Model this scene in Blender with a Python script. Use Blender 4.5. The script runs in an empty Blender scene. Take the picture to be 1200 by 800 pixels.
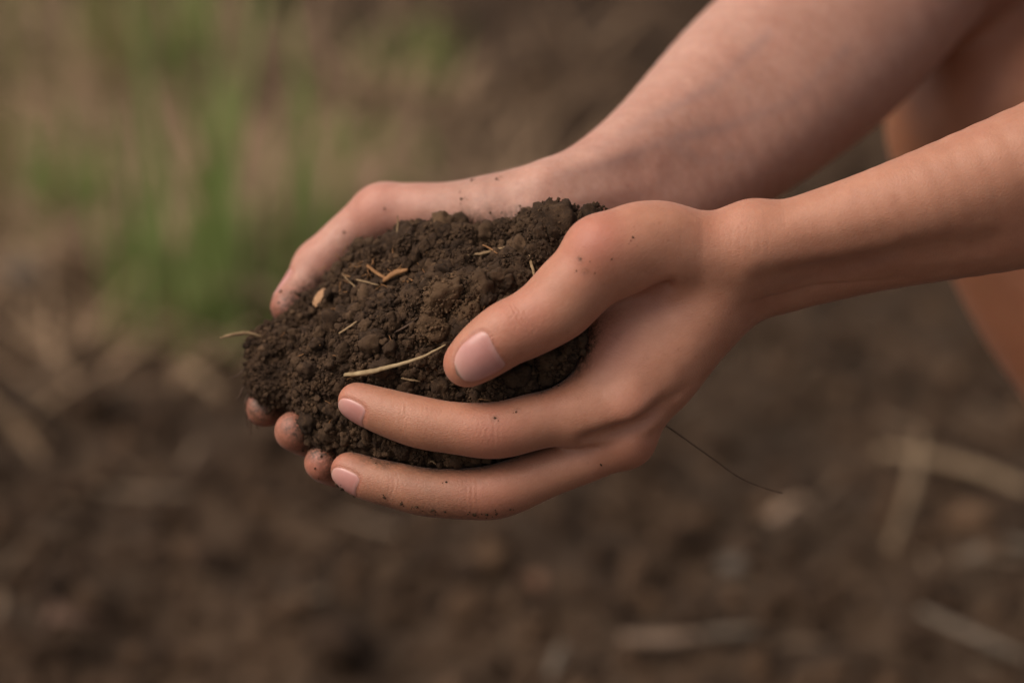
import bpy, math, random, os
import numpy as np
from mathutils import Vector, noise as mnoise
random.seed(7)
RNG = np.random.default_rng(7)
C = bpy.context.scene.collection
SC = bpy.context.scene

# ------------------------------------------------------------------ camera
CAM_H = 0.72; PITCH = math.radians(22.0); FOCAL = 100.0; DIST = 0.90
cd = bpy.data.cameras.new('camera'); cam = bpy.data.objects.new('camera', cd); C.objects.link(cam)
cam.location = (0, 0, CAM_H); cam.rotation_euler = (math.pi/2 - PITCH, 0, 0)
cd.lens = FOCAL; cd.sensor_width = 36.0; cd.clip_start = 0.02; cd.clip_end = 2000
cd.dof.use_dof = True; cd.dof.focus_distance = 0.905; cd.dof.aperture_fstop = 4.5
SC.camera = cam
# ------------------------------------------------------------------ sky and sun
SUN_EL = math.radians(54); SUN_AZ = math.radians(-108)      # azimuth from +Y (away from the camera), negative = left
world = bpy.data.worlds.new('World'); SC.world = world; world.use_nodes = True
wn = world.node_tree; bg = wn.nodes['Background']
sky = wn.nodes.new('ShaderNodeTexSky'); sky.sky_type = 'NISHITA'; sky.sun_disc = False
sky.sun_elevation = SUN_EL; sky.sun_rotation = SUN_AZ
sky.air_density = 1.0; sky.dust_density = 4.0; sky.ozone_density = 1.0
hs = wn.nodes.new('ShaderNodeHueSaturation'); hs.inputs['Saturation'].default_value = .40      # thin cloud: the blue of the sky is mostly washed out
wn.links.new(sky.outputs[0], hs.inputs['Color']); wb = wn.nodes.new('ShaderNodeMix'); wb.data_type = 'RGBA'; wb.blend_type = 'MULTIPLY'
wb.inputs[0].default_value = 1; wb.inputs[7].default_value = (1.0, .94, .89, 1); wn.links.new(hs.outputs[0], wb.inputs[6])
wn.links.new(wb.outputs[2], bg.inputs[0]); bg.inputs[1].default_value = 0.115
sl = bpy.data.lights.new('sun', 'SUN'); sun = bpy.data.objects.new('sun', sl); C.objects.link(sun)
sl.energy = 2.1; sl.angle = math.radians(44); sl.color = (1.0, 0.86, 0.74)
sd = Vector((math.sin(SUN_AZ)*math.cos(SUN_EL), math.cos(SUN_AZ)*math.cos(SUN_EL), math.sin(SUN_EL)))
sun.rotation_euler = sd.to_track_quat('Z', 'Y').to_euler(); sun.location = (-1, 2, 3)
SC.view_settings.view_transform = 'Standard'; SC.view_settings.look = 'None'
SC.view_settings.exposure = 0.20; SC.view_settings.gamma = 1.0
SC.cycles.use_denoising = True
SC.cycles.max_bounces = 6

# ------------------------------------------------------------------ measuring helper: a point of the place from where it shows and how deep it lies
RIGHT = np.array([1., 0, 0]); UP = np.array([0, math.sin(PITCH), math.cos(PITCH)]); FWD = np.array([0, math.cos(PITCH), -math.sin(PITCH)])
PX = 36.0/FOCAL/1200.0            # tangent per photograph pixel
def P(u, v, d=0.0):
    z = DIST + (d if d < 0 else d*.85)*1e-3
    return np.array([0, 0, CAM_H]) + FWD*z + RIGHT*((u-600)*PX*z) + UP*((400-v)*PX*z)

# ------------------------------------------------------------------ signed distance sculpting
def catmull(pts, n):
    """pts: list of (xyz, r) -> dense polyline of the same"""
    A = np.array([list(p[0]) + [p[1]] for p in pts], float)
    if len(A) == 2: return A
    E = np.vstack([2*A[0]-A[1], A, 2*A[-1]-A[-2]])
    out = []
    for i in range(1, len(E)-2):
        p0, p1, p2, p3 = E[i-1], E[i], E[i+1], E[i+2]
        for j in range(n):
            t = j/n
            out.append(0.5*((2*p1)+(-p0+p2)*t+(2*p0-5*p1+4*p2-p3)*t*t+(-p0+3*p1-3*p2+p3)*t**3))
    out.append(E[-2]); out = np.array(out); out[:, 3] = np.maximum(out[:, 3], 1e-4)
    return out
class Field:
    def __init__(s, lo, hi, h):
        s.h = h; s.lo = np.array(lo, float)
        s.n = np.ceil((np.array(hi)-s.lo)/h).astype(int)+1
        s.ax = [(s.lo[i]+h*np.arange(s.n[i])).astype(np.float32) for i in range(3)]
        s.F = np.full(tuple(s.n), 0.05, np.float32)
    def blank(s):
        g = object.__new__(Field); g.h, g.lo, g.n, g.ax = s.h, s.lo, s.n, s.ax
        g.F = np.full(tuple(s.n), 0.05, np.float32); return g
    def box(s, lo, hi):
        a = np.clip(np.floor((lo-s.lo)/s.h).astype(int), 0, s.n); b = np.clip(np.ceil((hi-s.lo)/s.h).astype(int)+1, 0, s.n)
        return None if np.any(b <= a) else tuple(slice(a[i], b[i]) for i in range(3))
    def seg(s, a, b, ra, rb, pad):
        rm = max(ra, rb)+pad
        sl = s.box(np.minimum(a, b)-rm, np.maximum(a, b)+rm)
        if sl is None: return None, None
        x = s.ax[0][sl[0]][:, None, None]-np.float32(a[0]); y = s.ax[1][sl[1]][None, :, None]-np.float32(a[1]); z = s.ax[2][sl[2]][None, None, :]-np.float32(a[2])
        d = (b-a).astype(np.float32); L = float(d@d)+1e-12
        t = np.clip((x*d[0]+y*d[1]+z*d[2])/np.float32(L), 0, 1)
        q = (x-t*d[0])**2+(y-t*d[1])**2+(z-t*d[2])**2
        return sl, np.sqrt(q)-(np.float32(ra)+t*np.float32(rb-ra))
    def put(s, sl, v, k):
        A = s.F[sl]
        if k > 0:
            h = np.maximum(k-np.abs(A-v), 0)/k
            s.F[sl] = np.minimum(A, v)-h*h*np.float32(k*.25)
        else: s.F[sl] = np.minimum(A, v)
    def tube(s, pts, n=6, k=0.0, inner=0.0008):
        """spline tube, joined smoothly (k) to what is there"""
        T = catmull(pts, n)
        g = None
        if k > 0: g = s.blank()
        tgt = g or s
        for i in range(len(T)-1):
            sl, v = s.seg(T[i, :3], T[i+1, :3], T[i, 3], T[i+1, 3], k+4*s.h+inner)
            if sl is not None: tgt.put(sl, v, inner)
        if g: s.join(g, k)
    def ball(s, c, r, k=0.0):
        sl, v = s.seg(np.array(c), np.array(c)+1e-5, r, r, k+4*s.h)
        if sl is not None: s.put(sl, v, k)
    def ellipsoid(s, c, axes, radii, k=0.0):
        R = max(radii)+k+4*s.h; c = np.array(c)
        sl = s.box(c-R, c+R)
        if sl is None: return
        x = s.ax[0][sl[0]][:, None, None]-c[0]; y = s.ax[1][sl[1]][None, :, None]-c[1]; z = s.ax[2][sl[2]][None, None, :]-c[2]
        q = 0; q2 = 0
        for a, r in zip(axes, radii):
            m = x*a[0]+y*a[1]+z*a[2]; q = q+(m/r)**2; q2 = q2+(m/r**2)**2
        k0 = np.sqrt(q); v = (k0*(k0-1)/np.sqrt(q2+1e-9)).astype(np.float32)
        s.put(sl, v, k)
    def join(s, g, k):
        A, B = s.F, g.F
        m = np.abs(A-B) < k
        out = np.minimum(A, B)
        if k > 0:
            h = (k-np.abs(A[m]-B[m]))/k
            out[m] -= h*h*(k*.25)
        s.F = out
    def carve(s, pts, k, n=5):
        """smoothly subtract a thin tube"""
        T = catmull(pts, n); g = s.blank()
        for i in range(len(T)-1):
            sl, v = s.seg(T[i, :3], T[i+1, :3], T[i, 3], T[i+1, 3], k+2*s.h)
            if sl is not None: g.put(sl, v, 0)
        A, B = s.F, -g.F
        m = (np.abs(A-B) < k) | (B > A)
        a, b = A[m], B[m]
        h = np.maximum(k-np.abs(a-b), 0)/k
        A[m] = np.maximum(a, b)+h*h*(k*.25)
    def sample(s, p):
        q = (p-s.lo)/s.h
        q = np.clip(q, 0, np.array(s.n)-1.001); i = q.astype(int); f = q-i
        out = 0
        for dx in (0, 1):
            for dy in (0, 1):
                for dz in (0, 1):
                    w = (f[:, 0] if dx else 1-f[:, 0])*(f[:, 1] if dy else 1-f[:, 1])*(f[:, 2] if dz else 1-f[:, 2])
                    out = out+w*s.F[i[:, 0]+dx, i[:, 1]+dy, i[:, 2]+dz]
        return out
    def grad(s, p):
        e = s.h*.8
        g = np.stack([s.sample(p+np.eye(3)[a]*e)-s.sample(p-np.eye(3)[a]*e) for a in range(3)], 1)
        return g/(np.linalg.norm(g, axis=1, keepdims=True)+1e-12)
    def mesh(s, smooth=2):
        """surface nets"""
        F = s.F; S = F < 0
        n0, n1, n2 = F.shape
        cnt = np.zeros((n0-1, n1-1, n2-1), np.uint8)
        for dx in (0, 1):
            for dy in (0, 1):
                for dz in (0, 1):
                    cnt += S[dx:n0-1+dx, dy:n1-1+dy, dz:n2-1+dz]
        act = np.argwhere((cnt > 0) & (cnt < 8)); del cnt
        idx = -np.ones((n0-1, n1-1, n2-1), np.int32); idx[act[:, 0], act[:, 1], act[:, 2]] = np.arange(len(act))
        corners = [(a, b, c) for a in (0, 1) for b in (0, 1) for c in (0, 1)]
        cv = {c: F[act[:, 0]+c[0], act[:, 1]+c[1], act[:, 2]+c[2]] for c in corners}
        acc = np.zeros((len(act), 3)); num = np.zeros(len(act))
        for c in corners:
            for a in range(3):
                if c[a]: continue
                c2 = list(c); c2[a] = 1; c2 = tuple(c2)
                f1, f2 = cv[c], cv[c2]; m = (f1 < 0) != (f2 < 0)
                t = np.where(m, f1/(f1-f2+1e-20), 0)
                pos = np.tile(np.array(c, float), (len(act), 1)); pos[:, a] = t
                acc[m] += pos[m]; num[m] += 1
        V = s.lo+(act+acc/num[:, None])*s.h
        faces = []
        for a in range(3):
            b, c = (a+1) % 3, (a+2) % 3
            s1 = [slice(None)]*3; s2 = [slice(None)]*3; s1[a] = slice(0, -1); s2[a] = slice(1, None)
            E = np.argwhere(S[tuple(s1)] != S[tuple(s2)])
            ok = (E[:, b] > 0) & (E[:, c] > 0) & (E[:, b] < s.n[b]-1) & (E[:, c] < s.n[c]-1); E = E[ok]
            ins = S[E[:, 0], E[:, 1], E[:, 2]]
            def cell(db, dc):
                q = E.copy(); q[:, b] += db; q[:, c] += dc; return idx[q[:, 0], q[:, 1], q[:, 2]]
            Q = np.stack([cell(-1, -1), cell(0, -1), cell(0, 0), cell(-1, 0)], 1)
            Q[~ins] = Q[~ins][:, ::-1]
            faces.append(Q)
        Q = np.vstack(faces)
        for it in range(smooth):
            acc = np.zeros_like(V); w = np.zeros(len(V))
            for j in range(4):
                for o in (1, 3):
                    for ax in range(3):
                        acc[:, ax] += np.bincount(Q[:, j], V[Q[:, (j+o) % 4], ax], len(V))
                    w += np.bincount(Q[:, j], minlength=len(V))
            ok = w > 0; V[ok] += .5*(acc[ok]/w[ok, None]-V[ok])
            g = s.grad(V); V -= g*s.sample(V)[:, None]
        return V, Q

def make_mesh(name, V, Q, smooth=True):
    me = bpy.data.meshes.new(name)
    V = np.asarray(V, np.float32); Q = np.asarray(Q, np.int32); k = Q.shape[1]
    me.vertices.add(len(V)); me.vertices.foreach_set('co', V.ravel())
    me.loops.add(Q.size); me.loops.foreach_set('vertex_index', Q.ravel())
    me.polygons.add(len(Q)); me.polygons.foreach_set('loop_start', np.arange(0, Q.size, k, dtype=np.int32))
    me.polygons.foreach_set('loop_total', np.full(len(Q), k, np.int32))
    me.update(calc_edges=True)
    me.polygons.foreach_set('use_smooth', np.full(len(Q), smooth))
    return me
def link(name, me, mat=None, parent=None):
    o = bpy.data.objects.new(name, me); C.objects.link(o)
    if mat is not None and len(me.materials) == 0: me.materials.append(mat)
    if parent: o.parent = parent
    return o
def tag(o, label=None, cat=None, group=None, kind=None):
    if label: o['label'] = label
    if cat: o['category'] = cat
    if group: o['group'] = group
    if kind: o['kind'] = kind
    return o

# value noise on arrays
def vnoise(p, scale, seed):
    r = np.random.default_rng(seed); T = r.random((32, 32, 32)).astype(np.float32)
    q = np.asarray(p)*scale+r.random(3)*10+1000; i = np.floor(q).astype(int); f = q-i; f = f*f*(3-2*f)
    out = 0
    for dx in (0, 1):
        for dy in (0, 1):
            for dz in (0, 1):
                w = (f[..., 0] if dx else 1-f[..., 0])*(f[..., 1] if dy else 1-f[..., 1])*(f[..., 2] if dz else 1-f[..., 2])
                out = out+w*T[(i[..., 0]+dx) % 32, (i[..., 1]+dy) % 32, (i[..., 2]+dz) % 32]
    return out*2-1
def fbm(p, scale, octs, seed, gain=.5):
    s = 0; a = 1; t = 0
    for o in range(octs):
        s = s+a*vnoise(p, scale*2.03**o, seed+o); t += a; a *= gain
    return s/t

# ------------------------------------------------------------------ materials
def new_mat(name):
    m = bpy.data.materials.new(name); m.use_nodes = True
    nt = m.node_tree; return m, nt, nt.nodes['Principled BSDF']
def N(nt, t, **kw):
    n = nt.nodes.new(t)
    for k, v in kw.items(): setattr(n, k, v)
    return n
def noise_node(nt, vec, scale, detail=4, rough=.55, dist=0):
    n = N(nt, 'ShaderNodeTexNoise'); n.inputs['Scale'].default_value = scale; n.inputs['Detail'].default_value = detail
    n.inputs['Roughness'].default_value = rough; n.inputs['Distortion'].default_value = dist
    nt.links.new(vec, n.inputs['Vector']); return n
def ramp(nt, fac, stops):
    r = N(nt, 'ShaderNodeValToRGB'); e = r.color_ramp.elements
    while len(e) < len(stops): e.new(.5)
    for x, (p, c) in zip(e, stops): x.position = p; x.color = (*c, 1)
    nt.links.new(fac, r.inputs[0]); return r
def mix(nt, fac, a, b, mode='MIX'):
    m = N(nt, 'ShaderNodeMix', data_type='RGBA', blend_type=mode)
    for s, x in ((m.inputs[0], fac), (m.inputs[6], a), (m.inputs[7], b)):
        if isinstance(x, (int, float)): s.default_value = x
        elif isinstance(x, tuple): s.default_value = (*x, 1)
        else: nt.links.new(x, s)
    return m.outputs[2]

def skin_material():
    m, nt, b = new_mat('skin'); co = N(nt, 'ShaderNodeTexCoord').outputs['Object']
    big = noise_node(nt, co, 55, 4, .6); fine = noise_node(nt, co, 420, 3, .6)
    base = ramp(nt, big.outputs[0], [(.3, (.45, .235, .170)), (.5, (.50, .275, .205)), (.7, (.55, .315, .240))])
    c = mix(nt, .35, base.outputs[0], ramp(nt, fine.outputs[0], [(.3, (.38, .17, .115)), (.7, (.54, .31, .23))]).outputs[0])
    ta = N(nt, 'ShaderNodeAttribute', attribute_name='tan'); c = mix(nt, ta.outputs['Fac'], c, mix(nt, big.outputs[0], (.335, .130, .062), (.46, .195, .102)))  # tan skin, plus painted heap shade on the far fingertips
    fr = N(nt, 'ShaderNodeTexVoronoi'); fr.inputs['Scale'].default_value = 210; nt.links.new(co, fr.inputs['Vector'])
    c = mix(nt, ramp(nt, fr.outputs['Distance'], [(.05, (.35, .35, .35)), (.13, (0, 0, 0))]).outputs[0], c, (.27, .11, .06))
    bl = N(nt, 'ShaderNodeAttribute', attribute_name='blush')
    c = mix(nt, bl.outputs['Fac'], c, (.44, .145, .095))
    mid = noise_node(nt, co, 150, 5, .65); c = mix(nt, .45, c, ramp(nt, mid.outputs[0], [(.32, (.80, .72, .70)), (.62, (1, 1, 1))]).outputs[0], 'MULTIPLY')
    ve = N(nt, 'ShaderNodeAttribute', attribute_name='vein'); c = mix(nt, ve.outputs['Fac'], c, (.30, .19, .17))
    dk = N(nt, 'ShaderNodeAttribute', attribute_name='dirt_and_shade')
    dn = noise_node(nt, co, 900, 4, .7)
    sm = N(nt, 'ShaderNodeAttribute', attribute_name='smudge'); c = mix(nt, sm.outputs['Fac'], c, (.13, .068, .036))
    mm = N(nt, 'ShaderNodeMath', operation='MULTIPLY'); nt.links.new(dk.outputs['Fac'], mm.inputs[0])
    nt.links.new(ramp(nt, dn.outputs[0], [(.36, (0, 0, 0)), (.56, (1, 1, 1))]).outputs[0], mm.inputs[1])
    c = mix(nt, mm.outputs[0], c, (.060, .030, .016))
    nt.links.new(c, b.inputs['Base Color'])
    b.inputs['Roughness'].default_value = .50; b.inputs['Specular IOR Level'].default_value = .5
    b.inputs['Sheen Weight'].default_value = .09; b.inputs['Sheen Roughness'].default_value = .35; b.inputs['Sheen Tint'].default_value = (1, .88, .84, 1)
    b.inputs['Subsurface Weight'].default_value = .25; b.inputs['Subsurface Radius'].default_value = (1, .36, .18)
    b.inputs['Subsurface Scale'].default_value = .0026
    # pores and fine creases
    vo = N(nt, 'ShaderNodeTexVoronoi', feature='DISTANCE_TO_EDGE'); vo.inputs['Scale'].default_value = 1500
    warp = N(nt, 'ShaderNodeMapping'); nt.links.new(co, warp.inputs[0]); warp.inputs['Rotation'].default_value = (.4, .3, .5); warp.inputs['Scale'].default_value = (.55, 1, 1.1)
    nt.links.new(warp.outputs[0], vo.inputs['Vector'])
    mr = N(nt, 'ShaderNodeMapRange'); mr.inputs[2].default_value = .25; nt.links.new(vo.outputs['Distance'], mr.inputs[0])
    wr = noise_node(nt, co, 260, 5, .65)
    ad = N(nt, 'ShaderNodeMath', operation='MULTIPLY_ADD'); nt.links.new(wr.outputs[0], ad.inputs[0]); ad.inputs[1].default_value = 1.6; nt.links.new(mr.outputs[0], ad.inputs[2])
    cr = N(nt, 'ShaderNodeAttribute', attribute_name='crease')
    b0 = N(nt, 'ShaderNodeBump'); b0.invert = True; b0.inputs['Strength'].default_value = .8; b0.inputs['Distance'].default_value = .00035; nt.links.new(cr.outputs['Fac'], b0.inputs['Height'])
    bp = N(nt, 'ShaderNodeBump'); bp.inputs['Strength'].default_value = .42; bp.inputs['Distance'].default_value = .00012
    nt.links.new(b0.outputs[0], bp.inputs['Normal']); nt.links.new(ad.outputs[0], bp.inputs['Height']); nt.links.new(bp.outputs[0], b.inputs['Normal'])
    return m
SKIN = skin_material()
def nail_material():
    m, nt, b = new_mat('nail'); co = N(nt, 'ShaderNodeTexCoord').outputs['UV']
    sp = N(nt, 'ShaderNodeSeparateXYZ'); nt.links.new(co, sp.inputs[0])
    r = ramp(nt, sp.outputs[1], [(0, (.50, .26, .22)), (.16, (.43, .185, .155)), (.6, (.49, .230, .200)), (.88, (.52, .27, .225)), (.93, (.50, .31, .26)), (.962, (.20, .12, .08)), (1, (.10, .06, .04))])
    no = noise_node(nt, N(nt, 'ShaderNodeTexCoord').outputs['Object'], 300, 3)
    nt.links.new(mix(nt, .15, r.outputs[0], ramp(nt, no.outputs[0], [(.3, (.38, .18, .16)), (.7, (.58, .34, .30))]).outputs[0]), b.inputs['Base Color'])
    b.inputs['Roughness'].default_value = .32
    b.inputs['Subsurface Weight'].default_value = .25; b.inputs['Subsurface Radius'].default_value = (1, .4, .3); b.inputs['Subsurface Scale'].default_value = .002
    return m
NAIL = nail_material()

VOX = float(os.environ.get('VOX', '0.0008'))
mm = 1e-3
def pts(L): return [(P(u, v, d), r*mm) for u, v, d, r in L]


def G(u, v, z=0.0):
    """point of the ground plane seen at that place"""
    d = FWD+RIGHT*((u-600)*PX)+UP*((400-v)*PX); o = np.array([0, 0, CAM_H])
    return o+d*((z-CAM_H)/d[2])

# ------------------------------------------------------------------ near hand and forearm
def build_near():
    cs = np.array([P(380, 620, 60), P(380, 620, -25), P(1290, 60, -20), P(1290, 60, 60)])
    f = Field(cs.min(0), cs.max(0), VOX)
    # forearm
    f.tube(pts([(880, 290, 0, 10.5), (940, 274, 2, 11.8), (1040, 248, 4, 14.6), (1200, 194, 7, 18.4), (1450, 100, 12, 24)]))
    f.tube(pts([(880, 332, 26, 9.3), (940, 319, 24, 11.2), (1040, 284, 22, 15), (1200, 245, 20, 19), (1450, 180, 22, 25)]), k=.010)
    # carpus
    f.tube(pts([(905, 291, 6, 11), (868, 300, 6, 12.5), (830, 318, 8, 13)]), k=.008)
    f.tube(pts([(905, 323, 22, 10), (865, 340, 20, 10.3), (832, 372, 18, 9.6)]), k=.008)
    # metacarpals
    p = f.blank()
    p.tube(pts([(868, 312, 8, 10), (800, 396, 7, 9.6), (752, 455, 7, 9.2), (735, 476, 6, 9.0)]))
    p.tube(pts([(862, 342, 16, 9), (805, 420, 14, 8.3), (756, 480, 12, 8.0), (732, 508, 12, 8.0)]), k=.004)
    p.tube(pts([(864, 346, 26, 8.6), (808, 420, 26, 7.8), (750, 476, 26, 7.2), (728, 500, 26, 7.2)]), k=.004)
    p.tube(pts([(866, 342, 36, 8.6), (808, 412, 38, 7.6), (756, 456, 40, 6.8), (738, 474, 40, 6.8)]), k=.004)
    f.join(p, .006)
    # thumb metacarpal, ball and web
    f.tube(pts([(860, 290, 4, 10.5), (800, 292, -2, 11), (760, 284, -6, 10.6), (716, 292, -9, 10.2)]), k=.008)
    f.ellipsoid(P(770, 268, -2), [RIGHT, UP, FWD], (.013, .0075, .010), k=.008)
    f.tube(pts([(825, 335, 14, 11), (785, 350, 13, 11), (738, 362, 14, 10.5)]), k=.008)
    f.tube(pts([(728, 372, 13, 10.5), (726, 402, 13, 10.5), (726, 440, 10, 9.5)]), k=.008)
    f.tube(pts([(800, 360, 12, 10.5), (765, 405, 11, 11), (740, 445, 9, 9.5)]), k=.008)
    f.tube(pts([(676, 482, 6, 8.8), (704, 446, 9, 9.0), (722, 405, 12, 9.5)]), k=.006)
    # fingers
    g = f.blank()
    g.tube(pts([(735, 476, 6, 9.2), (700, 486, 4, 9.1), (640, 491, 2, 8.8), (582, 504, 0, 8.8), (530, 501, 1, 8.0), (490, 494, 3, 8.0), (450, 482, 6, 7.2), (418, 470, 9, 6.0)]), n=5)
    g.tube(pts([(732, 509, 12, 8.5), (698, 531, 13, 7.9), (640, 554, 12, 7.8), (594, 572, 11, 8.5), (563, 578, 11, 8.3), (505, 577, 12, 7.6), (465, 569, 14, 7.2), (430, 560, 16, 6.7), (409, 551, 18, 5.9)]), n=5, k=.0010)
    g.tube(pts([(728, 500, 26, 7.3), (695, 528, 27, 7.0), (610, 565, 26, 7.4), (540, 570, 27, 6.9), (480, 565, 29, 6.6), (440, 560, 32, 5.4)]), n=4, k=.0010)
    g.tube(pts([(738, 474, 40, 7.0), (712, 500, 41, 6.8), (665, 535, 42, 6.8), (610, 550, 42, 6), (560, 552, 43, 5)]), n=4, k=.0010)
    # thumb
    t = f.blank()
    t.tube(pts([(740, 286, -7, 10), (706, 298, -9, 10.3), (680, 322, -9, 9.9), (657, 354, -8, 11.2), (622, 378, -8, 10.3), (594, 391, -9, 9.9), (567, 410, -9, 9.0), (547, 426, -8, 7.4)]), n=5)
    t.tube(pts([(668, 342, -6, 9.6), (700, 326, -5, 9.8), (738, 313, -4, 10), (778, 306, -3, 9)]), k=.006)
    g.join(t, .0010)
    f.join(g, .0060)
    # knuckles
    f.ball(P(737, 472, 3), .0085, k=.004)
    f.ball(P(736, 519, 13), .0072, k=.005)
    f.ball(P(697, 290, -10), .0088, k=.005)
    # wrist bone and the tendon edge of the dorsum
    f.ball(P(884, 268, 2), .0085, k=.006)
    f.carve([(P(690, 515, -2), .0016), (P(716, 508, -2), .0020), (P(742, 499, -2), .0021), (P(768, 484, -2), .0018), (P(800, 456, 1), .0012)], .005)
    f.carve([(P(690, 372, -4), .0016), (P(712, 362, -3), .0022), (P(745, 348, -4), .0020), (P(780, 332, -7), .0012)], .006)
    return f
def build_far():
    cs = np.array([P(270, 620, 30), P(270, 620, 110), P(1190, -60, 60), P(1190, -60, 260), P(300, 180, 110), P(800, -40, 230)])
    f = Field(cs.min(0), cs.max(0), VOX*1.2)
    f.tube(pts([(640, 234, 58, 12), (700, 208, 72, 13.5), (770, 166, 100, 18), (860, 94, 145, 25), (950, 22, 190, 30), (1060, -80, 240, 36)]))
    f.tube(pts([(660, 262, 66, 12), (740, 258, 82, 14.5), (820, 210, 110, 19), (915, 130, 150, 25.5), (995, 55, 195, 29), (1085, -60, 240, 33)]), k=.012)
    # palm
    f.tube(pts([(640, 242, 60, 12), (590, 262, 66, 12), (540, 300, 80, 11), (480, 345, 92, 9.5)]), k=.008)
    f.tube(pts([(650, 260, 64, 12), (600, 300, 66, 12), (550, 360, 78, 10.5), (500, 410, 86, 9)]), k=.008)
    f.tube(pts([(660, 280, 64, 11), (630, 350, 62, 11), (600, 420, 68, 10), (560, 470, 74, 8.5)]), k=.008)
    f.tube(pts([(660, 290, 62, 11), (650, 380, 60, 10), (630, 450, 62, 9), (610, 490, 66, 8)]), k=.008)
    # fingers
    g = f.blank()
    g.tube(pts([(480, 345, 92, 9), (400, 420, 88, 8), (345, 465, 74, 7.2), (308, 479, 54, 6.0)]))
    g.tube(pts([(500, 410, 86, 9), (430, 480, 78, 8.2), (375, 508, 58, 7.6), (345, 505, 40, 6.6)]), k=.001)
    g.tube(pts([(560, 470, 74, 8.5), (470, 530, 62, 7.8), (410, 545, 48, 7.2), (378, 542, 34, 6.0)]), k=.001)
    g.tube(pts([(610, 490, 66, 8), (540, 525, 60, 6.6), (480, 540, 54, 6.0), (445, 545, 48, 5.5)]), k=.001)
    # thumb
    t = f.blank()
    t.tube(pts([(600, 247, 66, 13), (530, 250, 70, 10.5), (480, 248, 74, 9.5), (448, 252, 77, 9.6), (412, 274, 79, 8.0), (378, 309, 80, 8.3), (354, 338, 76, 6.8), (337, 360, 70, 5.8)]))
    g.join(t, .001)
    f.join(g, .006)
    f.ball(P(446, 248, 76), .0090, k=.004)
    f.ball(P(372, 311, 80), .0080, k=.003)
    f.ball(P(570, 247, 60), .0080, k=.008)
    return f
def meet(f, u, v, out=0.0):
    o = np.array([0, 0, CAM_H]); d = FWD+RIGHT*((u-600)*PX)+UP*((400-v)*PX); d /= np.linalg.norm(d); s_ = .80+.0004*np.arange(700); x = o+d*s_[:, None]
    ok = np.all((x > f.lo) & (x < f.lo+f.h*(f.n-2)), 1); h = np.where(ok, f.sample(x), 1); k = int(np.argmax(h < 0)); return x[k]-d*out
near = build_near(); far = build_far()
for L, o_ in (([(905, 338), (950, 328), (1010, 320), (1090, 306), (1160, 300)], .0066), ([(900, 304), (940, 303), (990, 296), (1040, 286)], .0072), ([(818, 385), (792, 425), (774, 455)], .0070)):
    near.carve([(meet(near, u, v, o_+.0026), .0024) for u, v in L], .0085)
near.tube([(meet(near, u, v, -.0074), .0026) for u, v in [(840, 355), (805, 405), (772, 445)]], k=.009)
near.tube([(meet(near, u, v, -.0074), .0024) for u, v in [(850, 380), (822, 415), (790, 455)]], k=.009)
for L in ([(650, 215), (700, 205), (760, 190)], [(606, 228), (622, 238), (640, 242)]):
    far.carve([(meet(far, u, v, .0068), .0024) for u, v in L], .0085)

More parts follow.
